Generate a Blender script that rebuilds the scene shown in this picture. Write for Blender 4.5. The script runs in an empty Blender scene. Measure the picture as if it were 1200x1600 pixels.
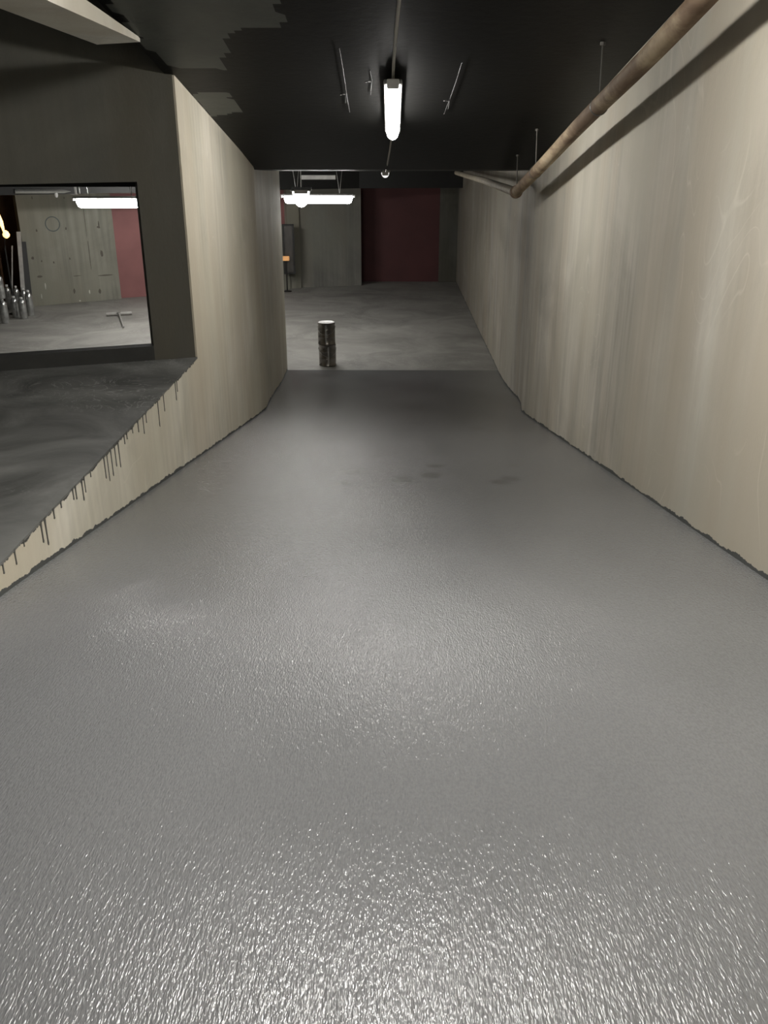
import bpy, bmesh, math, random
from mathutils import Vector, Matrix
random.seed(7)
C = bpy.context.scene.collection
SC = bpy.context.scene
# ------------------------------------------------------------------ camera
F = 1350.0; P = math.radians(22.5); YAW = math.atan(11/F*math.cos(P)); E = 3.6
cam = bpy.data.cameras.new('camera'); co = bpy.data.objects.new('camera', cam); C.objects.link(co)
cam.sensor_fit = 'VERTICAL'; cam.sensor_height = 24; cam.lens = F/1600*24
cam.clip_start = .02; cam.clip_end = 200
co.location = (0, 0, E); co.rotation_euler = (math.pi/2-P, 0, YAW)
SC.camera = co

def ray(px, py):
    x = (px-600)/F; y = (800-py)/F
    f = (0, math.cos(P), -math.sin(P)); u = (0, math.sin(P), math.cos(P))
    v = (x, f[1]+y*u[1], f[2]+y*u[2]); c, s = math.cos(YAW), math.sin(YAW)
    return Vector((v[0]*c-v[1]*s, v[0]*s+v[1]*c, v[2]))
O = Vector((0, 0, E))
def on(px, py, n, d):            # ray meets plane n.p = d
    r = ray(px, py); n = Vector(n); return O + r*((d-n.dot(O))/n.dot(r))
def at_x(px, py, X): return on(px, py, (1, 0, 0), X)
def at_y(px, py, Y): return on(px, py, (0, 1, 0), Y)
def at_z(px, py, Z): return on(px, py, (0, 0, 1), Z)
def at_ceil(px, py, drop=0): return on(px, py, (0, .178, 1), E+1.788-drop)

# ------------------------------------------------------------------ materials
def new_mat(name):
    m = bpy.data.materials.new(name); m.use_nodes = True
    nt = m.node_tree; b = nt.nodes['Principled BSDF']
    return m, nt, b
def N(nt, t, **k):
    n = nt.nodes.new(t)
    for a, v in k.items():
        if a.startswith('i_'):
            key = a[2:]; n.inputs[int(key) if key.isdigit() else key].default_value = v
        else: setattr(n, a, v)
    return n
def L(nt, a, ao, b, bi): nt.links.new(a.outputs[ao], b.inputs[bi])
def coords(nt, scale=(1, 1, 1), loc=(0, 0, 0), rot=(0, 0, 0)):
    t = N(nt, 'ShaderNodeTexCoord'); m = N(nt, 'ShaderNodeMapping')
    m.inputs['Scale'].default_value = scale; m.inputs['Location'].default_value = loc; m.inputs['Rotation'].default_value = rot
    L(nt, t, 'Object', m, 'Vector'); return m
def noise(nt, scale=(1, 1, 1), s=1, detail=3, rough=.5, dist=0, loc=(0, 0, 0)):
    m = coords(nt, scale, loc); n = N(nt, 'ShaderNodeTexNoise'); n.inputs['Scale'].default_value = s
    n.inputs['Detail'].default_value = detail; n.inputs['Roughness'].default_value = rough; n.inputs['Distortion'].default_value = dist
    L(nt, m, 0, n, 'Vector'); return n
def ramp(nt, src, so, stops):
    r = N(nt, 'ShaderNodeValToRGB'); el = r.color_ramp.elements
    while len(el) < len(stops): el.new(.5)
    for e, (p, c) in zip(el, stops):
        e.position = p; e.color = (c, c, c, 1) if isinstance(c, (int, float)) else (*c, 1)
    L(nt, src, so, r, 0); return r
def mix(nt, fac, fo, a, b, mode='MIX', f=None):
    m = N(nt, 'ShaderNodeMix', data_type='RGBA', blend_type=mode)
    if fac is None: m.inputs[0].default_value = f
    else: L(nt, fac, fo, m, 0)
    for v, i in ((a, 6), (b, 7)):
        if isinstance(v, tuple): m.inputs[i].default_value = (*v, 1) if len(v) == 3 else v
        else: L(nt, v, 2 if v.bl_idname == 'ShaderNodeMix' else 0, m, i)
    return m
def math_(nt, op, a, ao, b, bo=0):
    m = N(nt, 'ShaderNodeMath', operation=op)
    if isinstance(a, (int, float)): m.inputs[0].default_value = a
    else: L(nt, a, ao, m, 0)
    if isinstance(b, (int, float)): m.inputs[1].default_value = b
    else: L(nt, b, bo, m, 1)
    return m
def bump(nt, b, src, so, strength, dist):
    n = N(nt, 'ShaderNodeBump'); n.inputs['Strength'].default_value = strength; n.inputs['Distance'].default_value = dist
    L(nt, src, so, n, 'Height'); L(nt, n, 0, b, 'Normal'); return n

def plain(name, col, rough=.5, metal=0, var=.15, vs=8):
    m, nt, b = new_mat(name); n = noise(nt, s=vs, detail=4)
    r = ramp(nt, n, 0, [(.3, tuple(c*(1-var) for c in col)), (.7, tuple(min(1, c*(1+var)) for c in col))])
    L(nt, r, 0, b, 'Base Color'); b.inputs['Roughness'].default_value = rough; b.inputs['Metallic'].default_value = metal
    return m
def glow(name, col, s):
    m, nt, b = new_mat(name); b.inputs['Base Color'].default_value = (.8, .8, .8, 1)
    b.inputs['Emission Color'].default_value = (*col, 1); b.inputs['Emission Strength'].default_value = s
    return m

def concrete_wall(name, lo, hi, tint, edge=True, swirl=.3, streak=.7, far_shade=False):
    m, nt, b = new_mat(name)
    base = ramp(nt, noise(nt, (1, 1, 1), .9, 5, .6, .6), 0, [(.3, lo), (.7, hi)])
    st = ramp(nt, noise(nt, (3.5, 3.5, .22), 1.0, 4, .6), 0, [(.3, .6), (.5, .95), (.7, 1.18)])
    c = mix(nt, None, 0, base, st, 'MULTIPLY', streak)
    fi = ramp(nt, noise(nt, (14, 14, .7), 1.0, 2, .5), 0, [(.35, .88), (.65, 1.08)])
    c = mix(nt, None, 0, c, fi, 'MULTIPLY', .55)
    bl = ramp(nt, noise(nt, (1, 1, 1), .55, 3, .5, 0, (5, 3, 1)), 0, [(.4, 0), (.65, 1)])
    c = mix(nt, bl, 0, c, tint, 'MIX')
    br = ramp(nt, noise(nt, (1.1, 1.1, .2), 1.0, 3, .55, .4, (7, 2, 2)), 0, [(.45, 0), (.66, .75)])
    c = mix(nt, br, 0, c, tuple(h*k for h, k in zip(hi, (.72, .67, .60))))
    if far_shade:   # shade of the far end put into the colour past the foot of the ramp
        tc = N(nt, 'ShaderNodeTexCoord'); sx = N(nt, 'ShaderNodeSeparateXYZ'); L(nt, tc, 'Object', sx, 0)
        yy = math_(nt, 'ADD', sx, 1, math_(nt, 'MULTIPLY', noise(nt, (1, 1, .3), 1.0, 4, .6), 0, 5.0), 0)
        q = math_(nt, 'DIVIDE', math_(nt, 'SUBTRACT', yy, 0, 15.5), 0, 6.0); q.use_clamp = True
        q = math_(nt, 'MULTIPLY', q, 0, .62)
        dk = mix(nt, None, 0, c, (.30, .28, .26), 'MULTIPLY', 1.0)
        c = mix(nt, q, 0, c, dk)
    c2 = mix(nt, None, 0, c, c, 'MIX', 0)
    # trowel arcs: thin pale lines along the iso-lines of a warped noise
    sw = noise(nt, (1.1, 1.1, .6), 1.0, 1, .4, 1.6, (2, 1, 4))
    ln = ramp(nt, math_(nt, 'PINGPONG', math_(nt, 'MULTIPLY', sw, 0, 9.0), 0, .5), 0, [(0, 1), (.045, 0)])
    gate = ramp(nt, noise(nt, (1, 1, 1), 1.2, 2, .5, 0, (9, 0, 3)), 0, [(.52, 0), (.6, 1)])
    lf = math_(nt, 'MULTIPLY', math_(nt, 'MULTIPLY', ln, 0, gate, 0), 0, swirl)
    c = mix(nt, lf, 0, c2, tuple(min(1, h*1.35) for h in hi))
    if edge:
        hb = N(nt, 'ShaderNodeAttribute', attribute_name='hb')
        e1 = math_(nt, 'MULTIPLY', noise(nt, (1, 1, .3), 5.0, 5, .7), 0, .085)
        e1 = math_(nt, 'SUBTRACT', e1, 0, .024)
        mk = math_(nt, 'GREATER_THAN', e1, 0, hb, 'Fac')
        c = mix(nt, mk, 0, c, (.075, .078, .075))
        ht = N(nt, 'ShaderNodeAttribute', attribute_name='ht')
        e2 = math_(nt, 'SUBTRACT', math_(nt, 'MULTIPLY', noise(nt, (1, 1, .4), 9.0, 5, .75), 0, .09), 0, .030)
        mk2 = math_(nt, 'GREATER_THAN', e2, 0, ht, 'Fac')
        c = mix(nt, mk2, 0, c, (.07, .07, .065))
    L(nt, c, 2, b, 'Base Color'); b.inputs['Roughness'].default_value = .75
    b.inputs['Specular IOR Level'].default_value = .3
    bump(nt, b, noise(nt, (1, 1, .5), 6, 6, .65), 0, .35, .02)
    return m

M = {}
M['wall_r'] = concrete_wall('troweled_concrete', (.37, .347, .293), (.60, .57, .50), (.46, .435, .36), swirl=.2, streak=.7, far_shade=True)
M['wall_l'] = concrete_wall('cream_concrete', (.50, .47, .375), (.70, .665, .575), (.59, .555, .445), swirl=.12, streak=.35)
M['wall_h'] = concrete_wall('hall_concrete', (.21, .205, .17), (.30, .295, .25), (.24, .235, .19), edge=False, swirl=.1)
M['wall_d'] = concrete_wall('hall_grey_plaster', (.16, .158, .142), (.26, .255, .23), (.20, .20, .17), edge=False, swirl=.1)
M['cream'] = concrete_wall('cream_beam_concrete', (.66, .635, .56), (.8, .77, .69), (.72, .69, .59), edge=False, swirl=.1)
M['sill'] = plain('dark_shaded_sill', (.028, .028, .025), .7)  # dark sill, with the shade on its front put into the colour
M['rear'] = concrete_wall('rear_concrete', (.23, .215, .185), (.40, .38, .335), (.29, .275, .225), edge=False)
M['dark'] = concrete_wall('dark_painted_concrete', (.072, .072, .062), (.13, .127, .106), (.095, .094, .083), edge=False, swirl=.1, streak=.35)

def floor_paint():
    m, nt, b = new_mat('grey_epoxy_paint')
    c = ramp(nt, noise(nt, (1, .6, 1), 1.1, 3, .5, .3), 0, [(.3, (.160, .162, .164)), (.7, (.194, .196, .198))])
    sp = ramp(nt, noise(nt, (1, .55, 1), 150, 2, .6), 0, [(.35, .9), (.62, 1.08)])
    c = mix(nt, None, 0, c, sp, 'MULTIPLY', .8)
    # damp blotches left by a roller
    vo = N(nt, 'ShaderNodeTexVoronoi'); vo.inputs['Scale'].default_value = 1
    mp = coords(nt, (3.6, 2.2, 1)); L(nt, mp, 0, vo, 'Vector')
    bl = ramp(nt, vo, 'Distance', [(.2, 1), (.36, 0)])
    tc = N(nt, 'ShaderNodeTexCoord'); sx = N(nt, 'ShaderNodeSeparateXYZ'); L(nt, tc, 'Object', sx, 0)
    def band(o, c0, w):
        a = math_(nt, 'ABSOLUTE', math_(nt, 'SUBTRACT', sx, o, c0), 0, 0)
        q = math_(nt, 'SUBTRACT', 1.0, 0, math_(nt, 'DIVIDE', a, 0, w)); q.use_clamp = True
        return ramp(nt, q, 0, [(0, 0), (.3, 1)])
    g = math_(nt, 'MULTIPLY', math_(nt, 'MULTIPLY', bl, 0, band(1, 6.0, .5), 0), 0, band(0, .35, .85), 0)
    g2 = math_(nt, 'MULTIPLY', math_(nt, 'MULTIPLY', bl, 0, band(1, 8.9, .45), 0), 0, band(0, .45, .9), 0)
    g = math_(nt, 'MULTIPLY', math_(nt, 'ADD', g, 0, math_(nt, 'MULTIPLY', g2, 0, .5), 0), 0, .42)
    c = mix(nt, g, 0, c, (.05, .05, .05))
    L(nt, c, 2, b, 'Base Color')
    b.inputs['Roughness'].default_value = .20; b.inputs['Specular IOR Level'].default_value = .55
    n1 = noise(nt, (1, .27, 1), 210, 1.0, .5, .2); n2 = noise(nt, (1, .3, 1), 80, 1, .5, .2, (3, 3, 0))
    h = math_(nt, 'ADD', n1, 0, math_(nt, 'MULTIPLY', n2, 0, .5), 0)
    bump(nt, b, h, 0, .8, .0034)
    return m
M['paint'] = floor_paint()

def swirly(name, lo, hi, line, s, rough, lstr=.5):
    m, nt, b = new_mat(name)
    c = ramp(nt, noise(nt, (1, 1, 1), s, 5, .6, 1.2), 0, [(.3, lo), (.7, hi)])
    sw = noise(nt, (1, 1, 1), s*1.7, 3, .55, 2.2, (4, 2, 0))
    ln = ramp(nt, math_(nt, 'PINGPONG', math_(nt, 'MULTIPLY', sw, 0, 6.0), 0, .5), 0, [(0, 1), (.07, 0)])
    gate = ramp(nt, noise(nt, (1, 1, 1), s*.7, 2, .5, 0, (9, 0, 3)), 0, [(.42, 0), (.6, 1)])
    lf = math_(nt, 'MULTIPLY', math_(nt, 'MULTIPLY', ln, 0, gate, 0), 0, lstr)
    c = mix(nt, lf, 0, c, line)
    L(nt, c, 2, b, 'Base Color'); b.inputs['Roughness'].default_value = rough
    bump(nt, b, noise(nt, (1, 1, 1), 9, 5, .6), 0, .25, .01)
    return m
M['platform'] = swirly('smeared_dark_screed', (.065, .066, .061), (.19, .191, .18), (.40, .40, .38), 1.5, .55, .55)
M['hall_floor'] = swirly('bare_concrete_floor', (.20, .196, .18), (.36, .352, .325), (.48, .47, .44), .8, .6, .5)

def ceiling_mat():
    m, nt, b = new_mat('black_ceiling_paint')
    c = ramp(nt, noise(nt, (1, 1, 1), 1.5, 4, .6), 0, [(.3, (.0030, .0030, .0027)), (.7, (.0055, .0054, .0048))])
    pa = N(nt, 'ShaderNodeAttribute', attribute_name='patch')
    g = ramp(nt, noise(nt, (1, 1, 1), 2.5, 4, .6), 0, [(.3, (.09, .095, .086)), (.7, (.12, .126, .113))])
    mk = math_(nt, 'GREATER_THAN', pa, 'Fac', .5)
    c = mix(nt, mk, 0, c, g); L(nt, c, 2, b, 'Base Color'); b.inputs['Roughness'].default_value = .5; b.inputs['Specular IOR Level'].default_value = .12
    bump(nt, b, noise(nt, (1, 1, 1), 14, 4, .6), 0, .2, .01)
    return m
M['ceiling'] = ceiling_mat()

def pipe_mat():
    m, nt, b = new_mat('dusty_brown_pipe')
    c = ramp(nt, noise(nt, (1, .5, 1), 3.0, 5, .65, .5), 0, [(.3, (.12, .08, .052)), (.45, (.19, .135, .09)), (.6, (.36, .285, .19)), (.75, (.45, .39, .29))])
    L(nt, c, 0, b, 'Base Color'); b.inputs['Roughness'].default_value = .7; b.inputs['Specular IOR Level'].default_value = .15
    bump(nt, b, noise(nt, (1, 1, 1), 20, 4, .6), 0, .3, .01); return m
M['pipe'] = pipe_mat()
M['pipe_tan'] = plain('tan_dusty_pipe', (.42, .37, .28), .7, 0, .2, 4)
M['pink'] = plain('dusty_pink_paint', (.27, .115, .11), .7, 0, .12, 1.5)
M['red'] = plain('dark_red_paint', (.085, .026, .026), .7, 0, .12, 1.2)
M['black'] = plain('black_paint', (.012, .012, .011), .6)
M['wire'] = plain('dark_wire', (.012, .012, .011), .6)
M['cable'] = plain('grey_conduit', (.36, .35, .33), .45, .1)
M['steel'] = plain('galvanised_steel', (.45, .45, .43), .33, .9)
M['steel_dark'] = plain('dull_dark_steel', (.09, .085, .075), .5, .5)
M['tin'] = plain('brushed_tin', (.22, .205, .185), .28, .95, .25, 5)
M['tin_lid'] = plain('pale_tin_lid', (.85, .84, .82), .4, .2, .05)
M['foil'] = plain('shiny_canister', (.52, .53, .52), .22, .8, .3, 12)
M['housing'] = plain('grey_plastic_housing', (.30, .30, .29), .5)
M['white'] = plain('white_plastic', (.75, .75, .73), .45)
M['wood'] = plain('brown_wood', (.20, .10, .05), .6, 0, .3, 6)
M['brown'] = plain('brown_board', (.085, .045, .022), .7, 0, .3, 3)
M['board'] = plain('pale_board', (.32, .31, .29), .6)
M['mark'] = plain('dark_marker', (.10, .115, .115), .8)
M['hole'] = plain('dark_pit', (.11, .10, .08), .9)
M['pale'] = plain('pale_scratch', (.5, .49, .42), .8)
M['drip'] = plain('grey_paint_drip', (.085, .083, .075), .5)
M['glass'] = plain('dark_mirror_glass', (.11, .105, .10), .25, .6)
M['orange'] = plain('orange_plastic', (.65, .30, .08), .5)
M['tube'] = glow('lit_diffuser', (1, .97, .92), 60)
M['tube_near'] = glow('lit_diffuser_overhead', (1, .975, .93), 205)
M['tube_fill_rear'] = glow('fill_diffuser_rear', (1, .975, .93), 75)
M['tube_far'] = glow('lit_diffuser_hall', (1, .98, .94), 54)
M['tube_side'] = glow('lit_diffuser_side', (1, .98, .94), 90)
M['tube_fill_hall'] = glow('fill_diffuser_hall', (1, .98, .94), 190)
M['tube_end'] = glow('lit_diffuser_end_on', (1, .98, .94), 12)
M['dim'] = glow('dim_diffuser', (1, .98, .95), 1.1)
M['warm'] = glow('warm_bulb', (1, .55, .16), 3.5)

# ------------------------------------------------------------------ mesh helpers
def finish(name, bm, mats, parent=None, smooth=False, bevel=0, recalc=True):
    if recalc: bmesh.ops.recalc_face_normals(bm, faces=bm.faces)
    me = bpy.data.meshes.new(name); bm.to_mesh(me); bm.free()
    o = bpy.data.objects.new(name, me); C.objects.link(o)
    for m in (mats if isinstance(mats, (list, tuple)) else [mats]): me.materials.append(m)
    if smooth:
        for p in me.polygons: p.use_smooth = True
        try: me.set_sharp_from_angle(angle=math.radians(40))
        except Exception: pass
    if bevel:
        md = o.modifiers.new('bevel', 'BEVEL'); md.width = bevel; md.segments = 2; md.limit_method = 'ANGLE'
    if parent: o.parent = parent
    return o
def struct(o, label=None, cat=None):
    o['kind'] = 'structure'
    if label: o['label'] = label
    if cat: o['category'] = cat
    return o
def tag(o, label, cat, group=None):
    o['label'] = label; o['category'] = cat
    if group: o['group'] = group
    return o
def thing(name, label, cat, loc=(0, 0, 0), rz=0, group=None):
    o = bpy.data.objects.new(name, None); C.objects.link(o); o.empty_display_size = .1
    o.location = loc; o.rotation_euler = (0, 0, rz); return tag(o, label, cat, group)
def box(bm, a, b, mi=0, M4=None):
    vs = [Vector((x, y, z)) for z in (a[2], b[2]) for y in (a[1], b[1]) for x in (a[0], b[0])]
    if M4: vs = [M4@v for v in vs]
    v = [bm.verts.new(q) for q in vs]
    for f in ((0, 1, 3, 2), (4, 5, 7, 6), (0, 1, 5, 4), (2, 3, 7, 6), (0, 2, 6, 4), (1, 3, 7, 5)):
        bm.faces.new([v[i] for i in f]).material_index = mi
def hexa(bm, bot, top, mi=0):     # prism between two rings of points
    a = [bm.verts.new(p) for p in bot]; b = [bm.verts.new(p) for p in top]; n = len(a)
    bm.faces.new(a).material_index = mi; bm.faces.new(b).material_index = mi
    for i in range(n): bm.faces.new((a[i], a[(i+1) % n], b[(i+1) % n], b[i])).material_index = mi
def tube(bm, pts, r, n=12, cap=True):
    pts = [Vector(p) for p in pts]; rings = []
    for i, p in enumerate(pts):
        t = (pts[min(i+1, len(pts)-1)]-pts[max(i-1, 0)]).normalized()
        a = t.cross(Vector((0, 0, 1)))
        if a.length < .05: a = t.cross(Vector((1, 0, 0)))
        a.normalize(); b = t.cross(a).normalized()
        rr = r[i] if isinstance(r, (list, tuple)) else r
        rings.append([bm.verts.new(p+a*rr*math.cos(2*math.pi*k/n)+b*rr*math.sin(2*math.pi*k/n)) for k in range(n)])
    for q, w in zip(rings, rings[1:]):
        for k in range(n): bm.faces.new((q[k], q[(k+1) % n], w[(k+1) % n], w[k]))
    if cap: bm.faces.new(rings[0]); bm.faces.new(rings[-1])
def lathe(bm, prof, n=28, c=(0, 0, 0)):
    rings = []
    for r, z in prof:
        rings.append([bm.verts.new((c[0]+max(r, 1e-4)*math.cos(2*math.pi*k/n), c[1]+max(r, 1e-4)*math.sin(2*math.pi*k/n), c[2]+z)) for k in range(n)])
    for q, w in zip(rings, rings[1:]):
        for k in range(n): bm.faces.new((q[k], q[(k+1) % n], w[(k+1) % n], w[k]))
    bm.faces.new(rings[0]); bm.faces.new(rings[-1])

# ------------------------------------------------------------------ profiles of the place
def soft(t, w):   # smooth max(0, t)
    return t if t > w else (0 if t < -w else (t+w)**2/(4*w))
PY0, K = 2.4, .178; PBOT = PY0+2.06/K
def zf(y): return 2.06-K*soft(y-PY0, 1.0)+K*soft(y-PBOT, 1.3)
def zc(y):
    if y < 11.0: return E+1.788-K*max(y, 2.4)
    return max(3.43-(y-11)*.02, 3.33)
def lerp_tab(tab, y):
    if y <= tab[0][0]: return tab[0][1]
    for (a, u), (b, v) in zip(tab, tab[1:]):
        if y <= b: return u+(v-u)*(y-a)/(b-a)
    return tab[-1][1]
def xr(y): return lerp_tab([(-6, 1.65), (9.9, 1.64), (10.6, 1.66), (11.6, 1.80), (12.6, 1.90), (13.6, 1.93), (19.7, 1.95), (27.2, 1.99)], y)
def xl(y): return lerp_tab([(-6, -1.60), (9.8, -1.585), (10.8, -1.60), (12.0, -1.72), (13.4, -1.83), (15.45, -1.865)], y)

def frange(a, b, s):
    n = max(1, round((b-a)/s)); return [a+(b-a)*i/n for i in range(n+1)]

def wall_sheet(name, sections, th, mat):
    """sections: list of (ys, x(y), z0(y), z1(y), fade of ht); th: thickness signed in x"""
    bm = bmesh.new(); lh = bm.verts.layers.float.new('hb'); lt = bm.verts.layers.float.new('ht')
    for ys, x, z0, z1, usetop in sections:
        cols = []
        for y in ys:
            a, b = z0(y)-.0, z1(y); hs = [0, .03, .06, .12, .2, .4]; hs = [h for h in hs if h < (b-a)*.5]
            zs = [a-.06]+[a+h for h in hs]+[a+(b-a)*t for t in (.5, .6, .7, .8, .9)]+[b-h for h in (.06, .03, 0) if (b-a) > .15]+([b] if (b-a) <= .15 else [])
            zs = sorted(set(round(z, 5) for z in zs))
            # equal counts per column: resample to 16 levels weighted to both ends
            lv = [0, .02, .05, .09, .15, .25, .38, .5, .62, .75, .85, .91, .95, .98, 1]
            zs = [a-.05+(b-a+.05)*t for t in lv]
            col = []
            for z in zs:
                v = bm.verts.new((x(y), y, z)); v[lh] = z-a; v[lt] = (b-z) if usetop else 9.0; col.append(v)
            cols.append(col)
        for p, q in zip(cols, cols[1:]):
            for i in range(len(p)-1): bm.faces.new((p[i], q[i], q[i+1], p[i+1]))
        # back, top and ends
        def back(v):
            w = bm.verts.new((v.co.x+th, v.co.y, v.co.z)); w[lh] = 9; w[lt] = 9; return w
        bt = [(back(c[0]), back(c[-1])) for c in cols]
        for (b0, t0), (b1, t1), c0, c1 in zip(bt, bt[1:], cols, cols[1:]):
            bm.faces.new((b0, t0, t1, b1)); bm.faces.new((c0[-1], c1[-1], t1, t0)); bm.faces.new((c0[0], b0, b1, c1[0]))
        for c, (b0, t0) in ((cols[0], bt[0]), (cols[-1], bt[-1])):
            bm.faces.new(c+[t0, b0])
    return finish(name, bm, mat)

# ------------------------------------------------------------------ setting
# painted floor: level strip, ramp, and foot of the ramp
bm = bmesh.new(); prev = None
for y in [-5]+frange(0, 15.38, .2):
    jog = 0
    row = [bm.verts.new((xl(y)+(xr(y)-xl(y))*t, y, zf(y))) for t in [i/10 for i in range(11)]]
    if prev:
        for i in range(10): bm.faces.new((prev[i], prev[i+1], row[i+1], row[i]))
    prev = row
struct(finish('floor', bm, M['paint'], smooth=True))
# bare concrete floor of the lower hall
bm = bmesh.new()
edge = [(-1.87+3.81*i/24, 15.36+.03*math.sin(i*2.3)+.02*math.sin(i*5.1)) for i in range(25)]
vs = [bm.verts.new((x, y, -.002)) for x, y in edge]+[bm.verts.new((x, y, -.002)) for x, y in ((2.2, 15.36), (2.2, 28.5), (-15, 28.5), (-15, 5.2), (-1.87, 7.2))]
vb = [bm.verts.new((v.co.x, v.co.y, -.2)) for v in vs]
bm.faces.new(vs); bm.faces.new(vb)
for i in range(len(vs)):
    j = (i+1) % len(vs); bm.faces.new((vs[i], vs[j], vb[j], vb[i]))
struct(finish('floor', bm, M['hall_floor']))

# cross wall frame: a skewed line
cw0 = at_z(303, 558, 2.06); cw0.x = -1.60; cw1 = at_z(0, 580, 2.06)
d = (cw1-cw0).normalized(); nrm = Vector((-d.y, d.x, 0))
if nrm.y < 0: nrm = -nrm                       # away from the camera
cwd = nrm.dot(cw0)
def on_cw(px, py): return on(px, py, nrm, cwd)
def cwp(s, z, t=0): return Vector((cw0.x, cw0.y, 0))+Vector((d.x, d.y, 0))*s+nrm*t+Vector((0, 0, z))
s_p = ((on_cw(238, 540)-cw0).dot(d)+(on_cw(217, 290)-cw0).dot(d))/2
z_l = on_cw(215, 284).z; z_l2 = on_cw(0, 289).z
z_s = on_cw(238, 541).z; z_s2 = on_cw(0, 557).z; s_0 = (on_cw(0, 557)-cw0).dot(d)
S_END = 5.2
# side platform
bm = bmesh.new()
pl = [(-1.598, -5), (-1.598, 7.04), (cwp(S_END, 0, .30).x, cwp(S_END, 0, .30).y), (-7, -5)]
e = []
ys = frange(1.2, 7.03, .06)
ring = [(-1.598, -5)]+[(xl(y)+.004-.0035*random.random(), y) for y in ys]+[(cwp(0, 0, .25).x, cwp(0, 0, .25).y), (cwp(S_END, 0, .25).x, cwp(S_END, 0, .25).y), (-7, -5)]
hexa(bm, [Vector((x, y, 2.048)) for x, y in ring], [Vector((x, y, 2.06)) for x, y in ring])
struct(finish('floor', bm, M['platform']))

wl = wall_sheet('wall_left', [
    (frange(1.45, 7.04, .1), xl, lambda y: zf(y), lambda y: 2.058, True),
    (frange(7.04, 15.45, .15), xl, lambda y: zf(y), lambda y: zc(y)+.03, False)], -.2, M['wall_l'])
struct(wl)
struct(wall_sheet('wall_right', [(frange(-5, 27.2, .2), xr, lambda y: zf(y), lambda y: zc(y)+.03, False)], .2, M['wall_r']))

# grey paint runs down the platform face
bm = bmesh.new()
drips = [(213, 635, 22), (222, 638, 34), (228, 645, 20), (246, 622, 48), (255, 612, 32), (273, 590, 34), (276, 592, 22),
         (161, 700, 42), (166, 698, 52), (172, 692, 50), (178, 686, 40), (184, 684, 48), (193, 668, 18), (197, 664, 14),
         (113, 755, 22), (117, 750, 26), (127, 742, 40), (131, 738, 30), (64, 812, 40), (70, 805, 52), (84, 793, 20), (95, 778, 14),
         (2, 862, 24), (23, 855, 30), (37, 838, 14), (140, 722, 14), (205, 648, 14)]
for px, py, ln in drips:
    p = at_x(px, py, -1.585); q = at_x(px, py+ln, -1.585); l = p.z-q.z; w = random.uniform(.005, .009)
    z0 = 2.058; y = p.y; x = xl(y)+.0015
    pts = [(-w*1.4, z0), (-w*.7, z0-l*.3), (-w*.5, z0-l*.8), (-w*.8, z0-l*.93), (0, z0-l), (w*.8, z0-l*.93), (w*.5, z0-l*.8), (w*.7, z0-l*.3), (w*1.4, z0)]
    hexa(bm, [Vector((x-.003, y+a, b)) for a, b in pts], [Vector((x+.002, y+a, b)) for a, b in pts])
dr = finish('paint_drips', bm, M['drip'], wl)

# partition with the big opening
bm = bmesh.new()
def wedge(s0, s1, zb0, zb1, zt0, zt1, t0, t1):
    hexa(bm, [cwp(s0, zb0, t0), cwp(s1, zb1, t0), cwp(s1, zb1, t1), cwp(s0, zb0, t1)],
             [cwp(s0, zt0, t0), cwp(s1, zt1, t0), cwp(s1, zt1, t1), cwp(s0, zt0, t1)])
zcl = zc(cw0.y)
k2 = (z_l2-z_l)/(s_0-s_p); k3 = (z_s2-z_s)/(s_0-s_p)
outl = [(0, 2.055), (0, 4.9), (S_END, 4.9), (S_END, z_l+k2*(S_END-s_p)), (s_p, z_l), (s_p, 2.055)]
hexa(bm, [cwp(a, z, 0) for a, z in outl], [cwp(a, z, .22) for a, z in outl])
struct(finish('wall_partition', bm, M['dark']))
bm = bmesh.new(); wedge(s_p, S_END, 2.055, 2.055, z_s, z_s+k3*(S_END-s_p), 0, .12)
struct(finish('trim_3', bm, M['sill']))

# outer shell of the bay and behind the camera
bm = bmesh.new(); box(bm, (-7.2, -5, 1.8), (-7, 5.4, 5.2)); struct(finish('wall_outer', bm, M['rear']))
bm = bmesh.new(); box(bm, (-7.2, -5.2, 1.8), (1.9, -5, 5.2)); struct(finish('wall_rear', bm, M['rear']))
bm = bmesh.new(); box(bm, (-7.0, -5, 4.9), (-1.62, 8.5, 5.0)); struct(finish('ceiling', bm, M['dark']))

# ramp ceiling with unfinished grey patches
def inside(p, poly):
    c = False; n = len(poly)
    for i in range(n):
        (x1, y1), (x2, y2) = poly[i], poly[i-1]
        if (y1 > p[1]) != (y2 > p[1]) and p[0] < (x2-x1)*(p[1]-y1)/(y2-y1)+x1: c = not c
    return c
def cpoly(pts): return [tuple(at_ceil(*p)[:2]) for p in pts]
patches = [cpoly([(140, -40), (420, -40), (432, 8), (445, 22), (438, 44), (352, 50), (345, 58), (360, 72), (345, 84), (352, 98), (346, 109), (300, 108), (268, 104), (215, 62)]),
           cpoly([(303, 143), (360, 147), (368, 160), (382, 172), (374, 177), (328, 181), (300, 150)])]
bm = bmesh.new(); lp = bm.verts.layers.float.new('patch'); prev = None
for y in [-5, 0, 2.4]+frange(3.5, 10, .05)+frange(10.2, 15.4, .4)+[28]:
    row = []
    for i in range(68):
        x = -1.65+i*.05 if y <= 10 else -1.65+i*.05
        if i == 67: x = 2.2
        if i == 0 and y > 11: x = -1.9
        v = bm.verts.new((x, y, zc(y))); q = (x+.025*math.sin(y*19), y+.04*math.sin(x*13))
        v[lp] = 1.0 if any(inside(q, p) for p in patches) else 0.0; row.append(v)
    if prev:
        for i in range(67): bm.faces.new((prev[i], prev[i+1], row[i+1], row[i]))
    prev = row
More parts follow.
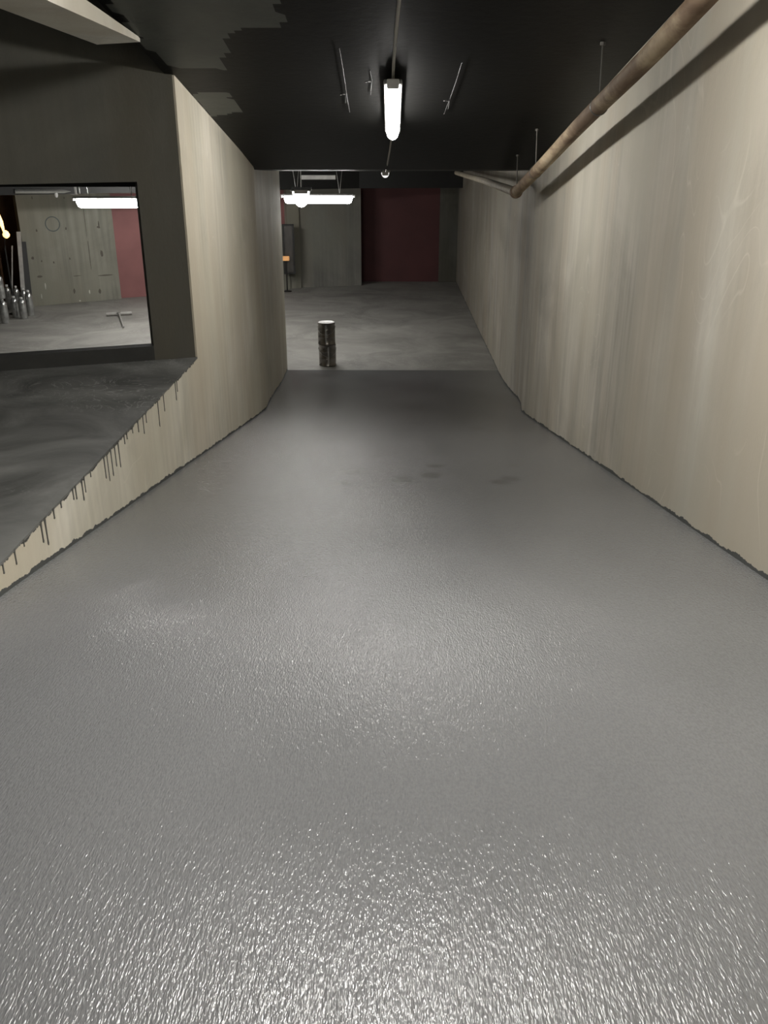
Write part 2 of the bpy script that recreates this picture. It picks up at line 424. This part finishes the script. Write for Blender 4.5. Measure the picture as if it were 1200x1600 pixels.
# give it thickness upward
geo = bmesh.ops.extrude_face_region(bm, geom=list(bm.faces))
for v in [g for g in geo['geom'] if isinstance(g, bmesh.types.BMVert)]: v.co.z += .12; v[lp] = 0
struct(finish('ceiling', bm, M['ceiling']))
# hall ceiling left of the ramp
bm = bmesh.new(); box(bm, (-15, 7.3, 3.36), (-1.9, 28.5, 3.5)); struct(finish('ceiling', bm, M['black']))
# pale downstand beam over the platform edge
zb = 4.26; xb = -1.6
pA = at_z(190, 75, zb); pB = at_z(40, 26, zb)
bm = bmesh.new()
wbm = .32
ringb = [(xb, -5, zb), (xb, 6.22, zb), (xb-wbm, 6.36, zb), (xb-wbm, -5, zb)]
hexa(bm, [Vector(p) for p in ringb], [Vector((p[0], p[1], 4.96 if p[1] < 0 else zc(p[1])+.005)) for p in ringb])
struct(finish('trim_1', bm, M['cream']))
bm = bmesh.new(); box(bm, (-15.2, 5, -.2), (-15, 28.5, 3.5)); struct(finish('wall_hall_side', bm, M['wall_h']))

# ---- back walls of the hall
BK = [at_z(60, 478, 0), at_z(190, 467, 0)]
def wall_seg(name, a, b, z1, mat, th=.2, extra=None, mats=None):
    a = Vector((a[0], a[1], 0)); b = Vector((b[0], b[1], 0)); dd = (b-a).normalized(); n = Vector((-dd.y, dd.x, 0))
    bm = bmesh.new()
    hexa(bm, [a, b, b+n*th, a+n*th], [p+Vector((0, 0, z1)) for p in (a, b, b+n*th, a+n*th)])
    if extra: extra(bm, a, dd, n)
    return struct(finish(name, bm, mats or mat))
pa, pb = BK; dirp = (pb-pa).normalized(); pn = Vector((-dirp.y, dirp.x, 0))
pl0 = at_z(50, 479, 0); pa = pl0.copy(); dirp = (pb-pa).normalized(); pn = Vector((-dirp.y, dirp.x, 0))
def on_pl(px, py): return on(px, py, pn, pn.dot(pa))
def marks(bm, a, dd, n):
    c = on_pl(82, 350)
    r1, r2, N_ = .16, .185, 28; off = -n*.004
    def q(r, k): return c+off+dd*r*math.cos(2*math.pi*k/N_)+Vector((0, 0, r*1.0*math.sin(2*math.pi*k/N_)))
    ri = [bm.verts.new(q(r1, k)) for k in range(N_)]; ro = [bm.verts.new(q(r2, k)) for k in range(N_)]
    for k in range(N_): bm.faces.new((ri[k], ri[(k+1) % N_], ro[(k+1) % N_], ro[k])).material_index = 1
    def blot(px, py, w, h, mi=2):
        c = on_pl(px, py)+off; m_ = 9
        bm.faces.new([bm.verts.new(c+dd*w*random.uniform(.7, 1.1)*math.cos(6.283*k/m_)+Vector((0, 0, h*random.uniform(.7, 1.1)*math.sin(6.283*k/m_)))) for k in range(m_)]).material_index = mi
    for px, py, w, h in ((51, 403, .04, .05), (57, 360, .02, .04), (103, 357, .02, .04), (154, 355, .05, .03), (154, 350, .02, .08), (159, 396, .04, .09),
                         (62, 432, .07, .035), (109, 404, .02, .04), (84, 410, .02, .03), (65, 408, .02, .03), (116, 455, .03, .07), (156, 455, .04, .07),
                         (165, 430, .20, .022), (120, 431, .12, .012), (50, 309, .015, .04), (100, 309, .015, .03), (140, 400, .012, .5), (132, 340, .008, .5)):
        blot(px, py, w, h)
    for px, py, w, h in ((71, 447, .015, .10), (65, 463, .012, .07), (140, 456, .02, .06), (125, 470, .03, .02)): blot(px, py, w, h, 3)
pb2 = pb
wall_seg('wall_back', pl0, pb2, 3.36, None, .3, marks, [M['wall_h'], M['mark'], M['hole'], M['pale']])
pk0 = at_z(200, 465, 0); pk1 = at_z(452, 449, 0); ext = (pk1-pk0).normalized()
wall_seg('wall_back', pk0-ext*.5, pk1+ext*.75, 3.36, M['pink'])
g0 = at_z(470, 449.5, 0); g1 = at_z(565, 446, 0)
wall_seg('wall_back', g0, g1, 3.36, M['wall_d'], 1.1)
# pale pilaster between pink wall and grey panel
s0 = at_z(453, 451, 0); s1 = at_z(471, 450, 0); wall_seg('wall_back', s0, s1, 2.75, M['wall_h'], .3)
lw0 = at_z(438, 453, 0); lw1 = at_z(454, 451.5, 0)
def low(bm, a, dd, n): pass
wall_seg('wall_back', lw0, lw1, .0+at_y(445, 352, lw0.y).z, M['wall_h'], .2)
wall_seg('wall_back', (-1.2, 27.1), (2.2, 27.1), 3.4, M['red'])
wall_seg('wall_back', (1.45, 27.02), (2.05, 27.02), 3.4, M['dark'], .06)  # added dark strip stands in for the shadow at the right end
wall_seg('wall_back', (-15, 23.6), (pl0.x+.3, 23.6), 3.4, M['brown'])
# dark beam in front of the back walls
bm = bmesh.new(); ba = pl0-pn*1.0-dirp*6; bb = g1+Vector((-.0, -1.2, 0))
bdz = 2.74
for a, b in ((ba, Vector((bb.x, bb.y, 0))), (Vector((bb.x, bb.y, 0)), Vector((2.2, bb.y+.4, 0)))):
    hexa(bm, [a+Vector((0, 0, bdz)), b+Vector((0, 0, bdz)), b+Vector((0, .4, bdz)), a+Vector((0, .4, bdz))],
             [a+Vector((0, 0, 3.4)), b+Vector((0, 0, 3.4)), b+Vector((0, .4, 3.4)), a+Vector((0, .4, 3.4))])
struct(finish('trim_2', bm, M['black']))

# ------------------------------------------------------------------ light fittings
def batten(name, label, p0, p1, lit, w=.11, h=.085, group=None, taper=True, chains=0, ctop=None):
    """long fitting from p0 to p1: housing, diffuser, end caps; hangs below the line p0-p1"""
    p0 = Vector(p0); p1 = Vector(p1); L_ = (p1-p0).length; mid = (p0+p1)/2
    t = thing(name, label, 'ceiling light', mid, 0, group)
    ax = (p1-p0).normalized(); q = ax.to_track_quat('X', 'Z').to_matrix().to_4x4()
    up = q.to_3x3()@Vector((0, 0, 1))
    def put(o): o.matrix_local = q; o.parent = t; return o
    bm = bmesh.new(); box(bm, (-L_/2, -w*.62, -.035), (L_/2, w*.62, 0))
    put(finish('housing', bm, M['housing'], bevel=.012))
    bm = bmesh.new()
    xs = [(-1, .35), (-.985, .62), (-.95, .88), (-.9, 1), (.9, 1), (.95, .88), (.985, .62), (1, .35)]
    if not taper: xs = [(-1, .8), (-.99, .95), (-.96, 1), (.96, 1), (1, .8)]
    rings = []
    for u, s in xs:
        x = u*(L_/2-.03)
        rings.append([bm.verts.new((x, w*.5*s*math.cos(a), -.03-h*s*math.sin(a)**.8 if math.sin(a) > 0 else -.03)) for a in [math.pi*k/10 for k in range(11)]])
    for a, b in zip(rings, rings[1:]):
        for k in range(10): bm.faces.new((a[k], a[k+1], b[k+1], b[k]))
        bm.faces.new((a[0], b[0], b[10], a[10]))
    bm.faces.new(rings[0]); bm.faces.new(rings[-1])
    put(finish('diffuser', bm, lit, smooth=True))
    for s in (-1, 1):
        bm = bmesh.new(); box(bm, (s*(L_/2+.012)-.012, -w*.4, -.07), (s*(L_/2+.012)+.012, w*.4, -.004))
        put(finish('end_cap', bm, M['white'], bevel=.008))
        if chains:
            bm = bmesh.new(); c = s*L_*.3
            zt = (ctop-mid.z)
            for sg in (-1, 1):
                n = max(2, int(zt/.045))
                tube(bm, [(c, 0, 0), (c+sg*.06, 0, zt)], .005, 6)
            put(finish('hanging_wire', bm, M['steel']))
    return t
a0 = at_ceil(614, 128, .07); a1 = at_ceil(613.5, 209, .09)
batten('batten_light', 'lit white batten light on the black ceiling above the middle of the ramp', (a0.x+.0, a0.y, zc(a0.y)-.05), (a1.x, a1.y, zc(a1.y)-.05), M['tube'])
batten('batten_light', 'lit batten light on the ceiling overhead, nearest to the camera', (.03, 2.1, zc(2.1)-.05), (.03, 3.6, zc(3.6)-.05), M['tube_near'])
c0 = at_y(602, 265, 11.7)
batten('batten_light', 'small white light seen end-on at the far end of the ceiling cable', (c0.x, 11.7, c0.z), (c0.x-.01, 13.0, c0.z+.01), M['dim'], .10, .07, None, True, 1, zc(12)-.001)
e0 = at_y(441, 303, 18); e1 = at_y(553, 303, 18)
batten('batten_light', 'long lit tube light hung crosswise before the grey panel at the end of the passage', e0, e1, M['tube_far'], .15, .15, None, True, 1, 3.34)
d0 = at_y(470, 296, 16.2)
batten('batten_light', 'bright lit lamp seen end-on, overlapping the left half of the long crosswise tube light', (d0.x, 16.2, d0.z), (d0.x-.1, 17.4, d0.z), M['tube_end'], .30, .27, None, False, 1, 3.34)
f0 = at_y(116, 307, 17.2); f1 = at_y(228, 307, 17.2)
batten('batten_light', 'long lit tube light seen through the opening on the left', f0, f1, M['tube_side'], .17, .17, None, True, 1, 3.34)

batten('batten_light', 'added fill light on the ceiling behind the camera, farthest from the ramp', (.02, -1.9, zc(-1)-.006), (.02, -.45, zc(-1)-.006), M['tube_fill_rear'])  # unseen fitting added to even out the light on the floor
batten('batten_light', 'added fill light in the lower hall, close to the pink wall and out of view', (-5.6, 20.4, 3.35), (-4.3, 20.4, 3.35), M['tube_fill_hall'])  # out-of-view fill light added to brighten the hall
# surface conduit
def cable(name, label, pts, r, mat, cat='cable'):
    bm = bmesh.new(); tube(bm, pts, r, 8); return tag(finish(name, bm, mat, smooth=True), label, cat)
pts = []
for px, py in ((628, -90), (624, 0), (619, 50), (615, 100), (614, 126)):
    p = at_ceil(px, py, .02); pts.append((p.x, p.y, p.z+.006))
cable('light_cable', 'pale grey cable running along the black ceiling toward the camera from the lit batten light', pts, .011, M['cable'])
pts = []
for px, py in ((612, 214), (609, 235), (606, 252)):
    p = at_ceil(px, py, .015); pts.append((p.x, p.y, p.z))
pts.append((c0.x+.01, 11.55, 3.39)); pts.append((c0.x, 11.72, c0.z))
cable('light_cable', 'thin grey cable from the lit batten light down to the small white light end', pts, .009, M['cable'])
wires = [([(530, 75), (536, 110), (541, 145), (546, 175)], 'dark wire stub on the ceiling, farthest left of the lit batten light'),
         ([(578, 110), (581, 125), (579, 148)], 'short dark wire stub on the ceiling just left of the lit batten light'),
         ([(722, 98), (712, 130), (703, 155), (694, 178)], 'dark wire on the ceiling to the right of the lit batten light')]
for w, lb in wires:
    t = thing('ceiling_wire', lb, 'wire', at_ceil(*w[-1]))
    o0 = t.location.copy()
    P3 = [at_ceil(px, py, .012)-o0 for px, py in w]
    bm = bmesh.new(); tube(bm, P3, .0032, 6); o = finish('wire_strand', bm, M['black'], t)
    bm = bmesh.new(); h = P3[-2]
    tube(bm, [h+Vector((.02*math.cos(a)-.03, .03*math.sin(a), -.012)) for a in [i*.7 for i in range(10)]], .004, 6)
    tube(bm, [h, h+Vector((-.01, .02, -.07))], .004, 6)
    finish('wire_hook', bm, M['black'], t)

# ------------------------------------------------------------------ the brown pipe
xp, bp = 1.37, .375
q0 = on(793, 303, (0, .178, 1), E+1.788-bp-.02)
ye = q0.y+.02; ze = E+1.788-bp-K*ye
t = thing('drain_pipe', 'long dusty brown pipe hung under the ceiling along the right wall', 'pipe', (xp, ye, ze))
bm = bmesh.new(); ys = frange(0-ye, 0, .35)
tube(bm, [(-.0+.004*math.sin(y*2.1), y, -K*y+.006*math.sin(y*1.7)) for y in ys], .055, 20)
finish('pipe_run', bm, M['pipe'], t, smooth=True)
bm = bmesh.new(); lathe(bm, [(.064, -.05), (.068, -.03), (.068, .03), (.064, .05)], 20)
o = finish('pipe_elbow', bm, M['pipe'], t, smooth=True); o.rotation_euler = (math.radians(83), 0, 0); o.location = (0, -.02, .004)
bm = bmesh.new(); q1 = Vector((1.52, 22.0, ze-.02))
tube(bm, [(0, 0, 0), (.03, .5, -.005), (.14, 5, -.01), (.18, q1.y-ye, -.02)], .05, 16)
finish('level_pipe', bm, M['pipe_tan'], t, smooth=True)
for px, py in ((921, 150), (829, 258), (797, 295)):
    y = min(on(px, py, (0, .178, 1), E+1.788-bp+.06).y, ye-.05)
    zz = -K*(y-ye); top = zc(y)-ze
    bm = bmesh.new(); tube(bm, [(0, y-ye, zz+.05), (-.01, y-ye, top)], .006, 6); tube(bm, [(-.01, y-ye, top-.02), (-.01, y-ye, top-.001)], .018, 8)
    finish('hanger_rod', bm, M['steel_dark'], t)
    bm = bmesh.new(); lathe(bm, [(.0565, -.012), (.060, -.012), (.060, .012), (.0565, .012)], 20)
    o = finish('pipe_clamp', bm, M['steel_dark'], t); o.location = (0, y-ye, zz); o.rotation_euler = (math.radians(90-10), 0, 0)

# horizontal conduits in the hall, seen through the opening
def at_pl_off(px, py, off): return on(px, py, pn, pn.dot(pa)-off)
h0 = at_pl_off(23, 299, 1.6); h1 = at_pl_off(226, 299, 1.6)
cable('steel_conduit', 'horizontal steel conduit under the dark beam, seen through the opening on the left', [h0, (h0+h1)/2, h1], .05, M['steel'], 'pipe')
b0 = at_pl_off(116, 292, 1.6)
t = thing('junction_box', 'small pale junction box on the steel conduit left of the hanging tube light', 'junction box', b0)
bm = bmesh.new(); box(bm, (-.10, -.06, -.17), (.06, .06, .20)); finish('box_body', bm, M['cable'], t, bevel=.01)
bm = bmesh.new(); box(bm, (.09, -.04, -.15), (.13, .04, .22)); finish('bracket', bm, M['steel'], t, bevel=.006)
b1 = at_pl_off(88, 305, 1.6)
bm = bmesh.new(); lathe(bm, [(.02, .0), (.035, .03), (.04, .10), (.03, .14), (.012, .16), (.012, .22)], 12)
o = finish('pendant_socket', bm, M['white'], smooth=True); o.location = b1-Vector((0, 0, .05))
tag(o, 'tiny white lamp socket hanging from the steel conduit above the marker circle', 'lamp socket')
# pale bar standing in for ceiling reflection above the crosswise tube
dq = at_y(497, 277, 22)
bm = bmesh.new(); box(bm, (-.42, -.05, -.05), (.42, .05, .05)); o = finish('reflection_bar', bm, M['cable'], bevel=.01); o.location = dq
tag(o, 'short pale bar standing in for the bright ceiling reflection above the crosswise tube light', 'reflection strip')

# ------------------------------------------------------------------ stacked tins
cb = at_z(510.5, 573, 0); cb.y += .16
Hc = (at_y(510, 503, cb.y).z)/2; rc = .158
def tin(name, label, z, dx, lid):
    t = thing(name, label, 'tin', (cb.x+dx, cb.y, z), random.uniform(-.2, .2))
    bm = bmesh.new()
    lathe(bm, [(rc*.96, 0), (rc*1.02, .006), (rc*1.02, .018), (rc*.985, .026), (rc*.985, Hc*.33), (rc, Hc*.345), (rc*.985, Hc*.36), (rc*.985, Hc*.66), (rc, Hc*.675), (rc*.985, Hc*.69),
               (rc*.985, Hc-.03), (rc*1.02, Hc-.022), (rc*1.02, Hc-.003), (rc*.97, Hc-.003)], 40)
    finish('tin_body', bm, M['tin'], t, smooth=True)
    bm = bmesh.new(); lathe(bm, [(rc*.93, Hc-.003), (rc*.93, Hc-.0005), (rc*.88, Hc-.0005), (rc*.86, Hc-.002)], 36)
    finish('lid', bm, M['tin_lid'] if lid else M['tin'], t, smooth=True)
    bm = bmesh.new(); box(bm, (-.014, -rc*1.0, .03), (.014, -rc*.96, Hc-.035)); finish('side_seam', bm, M['steel'], t, bevel=.003)
    for s in (-1, 1):
        bm = bmesh.new(); lathe(bm, [(.018, 0), (.018, .008), (.008, .014)], 12)
        o = finish('handle_lug', bm, M['steel'], t); o.location = (s*rc*.98, 0, Hc*.8); o.rotation_euler = (0, s*math.pi/2, 0)
    bm = bmesh.new(); tube(bm, [(rc*1.04*math.cos(a), -rc*1.06*math.sin(a)*.98, Hc*.8-.13*math.sin(a)) for a in [math.pi*k/14 for k in range(15)]], .003, 6)
    finish('bail_handle', bm, M['steel'], t)
tin('paint_tin', 'lower tin of the two stacked metal tins standing where the grey paint ends', -.001, .008, False)
tin('paint_tin', 'upper tin of the two stacked metal tins, with a bright pale lid', Hc, 0, True)

# ------------------------------------------------------------------ squeegee on the hall floor
sa = at_z(166, 491, .05); sb = at_z(206, 489, .05); sm = (sa+sb)/2; hd = at_z(193, 511, .03)
t = thing('floor_squeegee', 'long-handled floor squeegee lying on the concrete floor beyond the opening', 'squeegee', (sm.x, sm.y, 0))
bm = bmesh.new(); v = (sb-sa)/2; tube(bm, [Vector((-v.x, -v.y, .05)), Vector((v.x, v.y, .05))], .04, 12)
finish('squeegee_head', bm, M['board'], t, smooth=True)
bm = bmesh.new(); hv = Vector((hd.x-sm.x, hd.y-sm.y, .03)); tube(bm, [Vector((0, 0, .06)), hv*.5+Vector((0, 0, .025)), hv], .02, 8)
finish('handle', bm, M['board'], t, smooth=True)
bm = bmesh.new(); box(bm, (-.04, -.07, .02), (.04, 0, .09)); finish('bracket', bm, M['steel'], t, bevel=.006)

# ------------------------------------------------------------------ store corner at the far left
def leaning(name, label, cat, a_px, b_px, dep, w, th, mat):
    a = at_pl_off(*a_px, dep); a.z = .005; b = at_pl_off(*b_px, dep-.25)
    dv = b-a; x = dirp; bm = bmesh.new()
    hexa(bm, [a-x*w/2, a+x*w/2, a+x*w/2+pn*th, a-x*w/2+pn*th], [p+dv for p in (a-x*w/2, a+x*w/2, a+x*w/2+pn*th, a-x*w/2+pn*th)])
    return tag(finish(name, bm, mat, bevel=.003), label, cat)
leaning('leaning_plank', 'tall pale narrow plank leaning beside the marked concrete wall', 'plank', (36, 470), (29, 362), .55, .10, .03, M['board'])
leaning('leaning_board', 'black board leaning behind the pale plank', 'board', (45, 476), (34, 378), .35, .20, .03, M['black'])
leaning('leaning_rod', 'thin rod leaning left of the pale plank', 'rod', (15, 462), (19, 384), .6, .03, .03, M['board'])
# wooden shelf
sh = at_z(-14, 473, 0); 
t = thing('wooden_shelf', 'brown wooden shelf rack at the left edge behind the shiny canisters', 'shelf', (sh.x, sh.y, 0), math.atan2(dirp.y, dirp.x))
for z in (.55, 1.15, 1.75):
    bm = bmesh.new(); box(bm, (-.75, 0, z), (.42, .45, z+.05)); finish('shelf_board', bm, M['wood'], t, bevel=.004)
for x in (-.75, .37):
    bm = bmesh.new(); box(bm, (x, .02, 0), (x+.05, .43, 1.95)); finish('side_panel', bm, M['wood'], t, bevel=.004)
bm = bmesh.new(); box(bm, (-.70, .43, 0), (.37, .45, 1.95)); finish('back_panel', bm, M['brown'], t)
R_ = Matrix.Rotation(math.atan2(dirp.y, dirp.x), 4, 'Z')
def loc_on_shelf(x, y, z): return Vector((sh.x, sh.y, 0))+R_@Vector((x, y, z))
bm = bmesh.new(); lathe(bm, [(.10, 0), (.13, .04), (.13, .22), (.09, .28), (.0, .28)], 20)
o = finish('storage_jug', bm, M['wood'], smooth=True); o.location = loc_on_shelf(.18, .22, .60)
tag(o, 'round brown jug on the lower board of the wooden shelf', 'jug')
# warm work lamp
lp = at_pl_off(2, 352, .9)
t = thing('work_lamp', 'glowing orange lamp with a curved arm at the left edge', 'lamp', (lp.x, lp.y, 0))
zt = lp.z
bm = bmesh.new(); lathe(bm, [(.14, 0), (.14, .02), (.03, .035), (.02, .16)], 16); finish('lamp_base', bm, M['black'], t, smooth=True)
bm = bmesh.new(); tube(bm, [(0, 0, .03), (0, 0, zt-.55), (.03, 0, zt-.3), (.04, 0, zt-.15)], .02, 8); finish('lamp_arm', bm, M['black'], t)
bm = bmesh.new(); tube(bm, [(-.10, 0, zt+.42), (-.04, 0, zt+.25), (.0, 0, zt+.08), (.03, 0, zt-.08), (.035, 0, zt-.2)], [.01, .04, .05, .03, .008], 10); finish('glowing_strip', bm, M['warm'], t, smooth=True)
bm = bmesh.new(); lathe(bm, [(.02, -.09), (.07, -.05), (.08, .0), (.05, .06), (.01, .09)], 14); o = finish('bulb', bm, M['warm'], t, smooth=True); o.location = (.08, 0, at_pl_off(6, 366, .9).z)
# canisters
def canister_mesh(h, r):
    bm = bmesh.new(); lathe(bm, [(r*.9, 0), (r, .015), (r, h*.72), (r*.9, h*.82), (r*.5, h*.9), (r*.32, h*.93)], 20); return bm
spots = [  # px, py of base, height m, radius m, label
    (-5, 503, .56, .09, 'shiny metal canister on the floor at the very left edge', 0),
    (9, 505, .56, .09, 'shiny metal canister on the floor under the stacked one, beside the dark gap', 0),
    (-5, 503, .56, .09, 'shiny canister stacked highest at the very left edge', 1),
    (9, 505, .56, .09, 'shiny canister stacked on top of another beside the left edge', 1),
    (16, 483, .60, .085, 'dull canister at the back, between the two canister clusters', 0),
    (26, 496, .50, .085, 'shiny canister at the left of the right-hand cluster', 0),
    (38, 498, .50, .085, 'shiny canister in the middle of the right-hand cluster, nearest the camera', 0),
    (49, 493, .60, .085, 'tall shiny canister at the right end of the cluster by the marked wall', 0),
    (30, 485, .60, .075, 'slim canister half hidden at the back of the right-hand cluster', 0),
    (41, 486, .56, .075, 'slim canister at the back of the right-hand cluster, before the black board', 0)]
for px, py, h, r, lb, st in spots:
    p = at_z(px, py, 0); z = .561 if st else 0
    t = thing('metal_canister', lb, 'canister', (p.x, p.y, z), 0, 'shiny canisters by the wooden shelf')
    finish('canister_body', canister_mesh(h, r), M['foil'], t, smooth=True)
    bm = bmesh.new(); lathe(bm, [(r*.36, h*.925), (r*.38, h*.93), (r*.38, h), (r*.3, h)], 14)
    finish('cap', bm, M['white'] if not st else M['steel'], t, smooth=True)
# ------------------------------------------------------------------ framed mirror by the passage end
m0 = at_y(441, 350, lw0.y-.06); m1 = at_y(462, 428, lw0.y-.06); W = m1.x-m0.x; H = m0.z-m1.z
t = thing('wall_mirror', 'narrow dark framed mirror standing against the wall at the end of the left wall', 'mirror', ((m0.x+m1.x)/2, lw0.y-.10, m1.z), math.atan2(dirp.y, dirp.x)*.2)
bm = bmesh.new(); box(bm, (-W/2+.03, .0, .04), (W/2-.03, .03, H-.04)); finish('mirror_pane', bm, M['glass'], t)
bm = bmesh.new(); fw = .05
for a, b in (((-W/2, -.02, 0), (-W/2+fw, .04, H)), ((W/2-fw, -.02, 0), (W/2, .04, H)), ((-W/2+fw, -.02, 0), (W/2-fw, .04, fw)), ((-W/2+fw, -.02, H-fw), (W/2-fw, .04, H))): box(bm, a, b)
finish('frame', bm, M['black'], t)
oq = at_y(447, 405, lw0.y-.32)
t = thing('orange_box', 'small orange lamp glowing in front of the dark framed mirror', 'lamp', oq)
t.name = 'small_lamp'
bm = bmesh.new(); box(bm, (-.10, -.06, -.04), (.09, .06, .08)); finish('lamp_shade', bm, plain('orange_glow', (.6, .3, .1), .5), t, bevel=.015)
sh_m = t.children[0].data.materials[0].node_tree.nodes['Principled BSDF']; sh_m.inputs['Emission Color'].default_value = (1, .5, .2, 1); sh_m.inputs['Emission Strength'].default_value = .35
bm = bmesh.new(); tube(bm, [(0, 0, -.04), (0, 0, -oq.z+.03)], .02, 8); finish('lamp_pole', bm, M['black'], t)
bm = bmesh.new(); lathe(bm, [(.12, -oq.z), (.12, -oq.z+.02), (.03, -oq.z+.035)], 16); finish('lamp_base', bm, M['black'], t)

# ------------------------------------------------------------------ world, view
w = bpy.data.worlds.new('world'); SC.world = w; w.use_nodes = True
w.node_tree.nodes['Background'].inputs[0].default_value = (.5, .5, .52, 1); w.node_tree.nodes['Background'].inputs[1].default_value = .02
SC.view_settings.view_transform = 'Standard'; SC.view_settings.look = 'None'; SC.view_settings.exposure = 0
SC.cycles.use_denoising = True; SC.cycles.sample_clamp_indirect = 6; SC.cycles.max_bounces = 8; SC.cycles.diffuse_bounces = 5
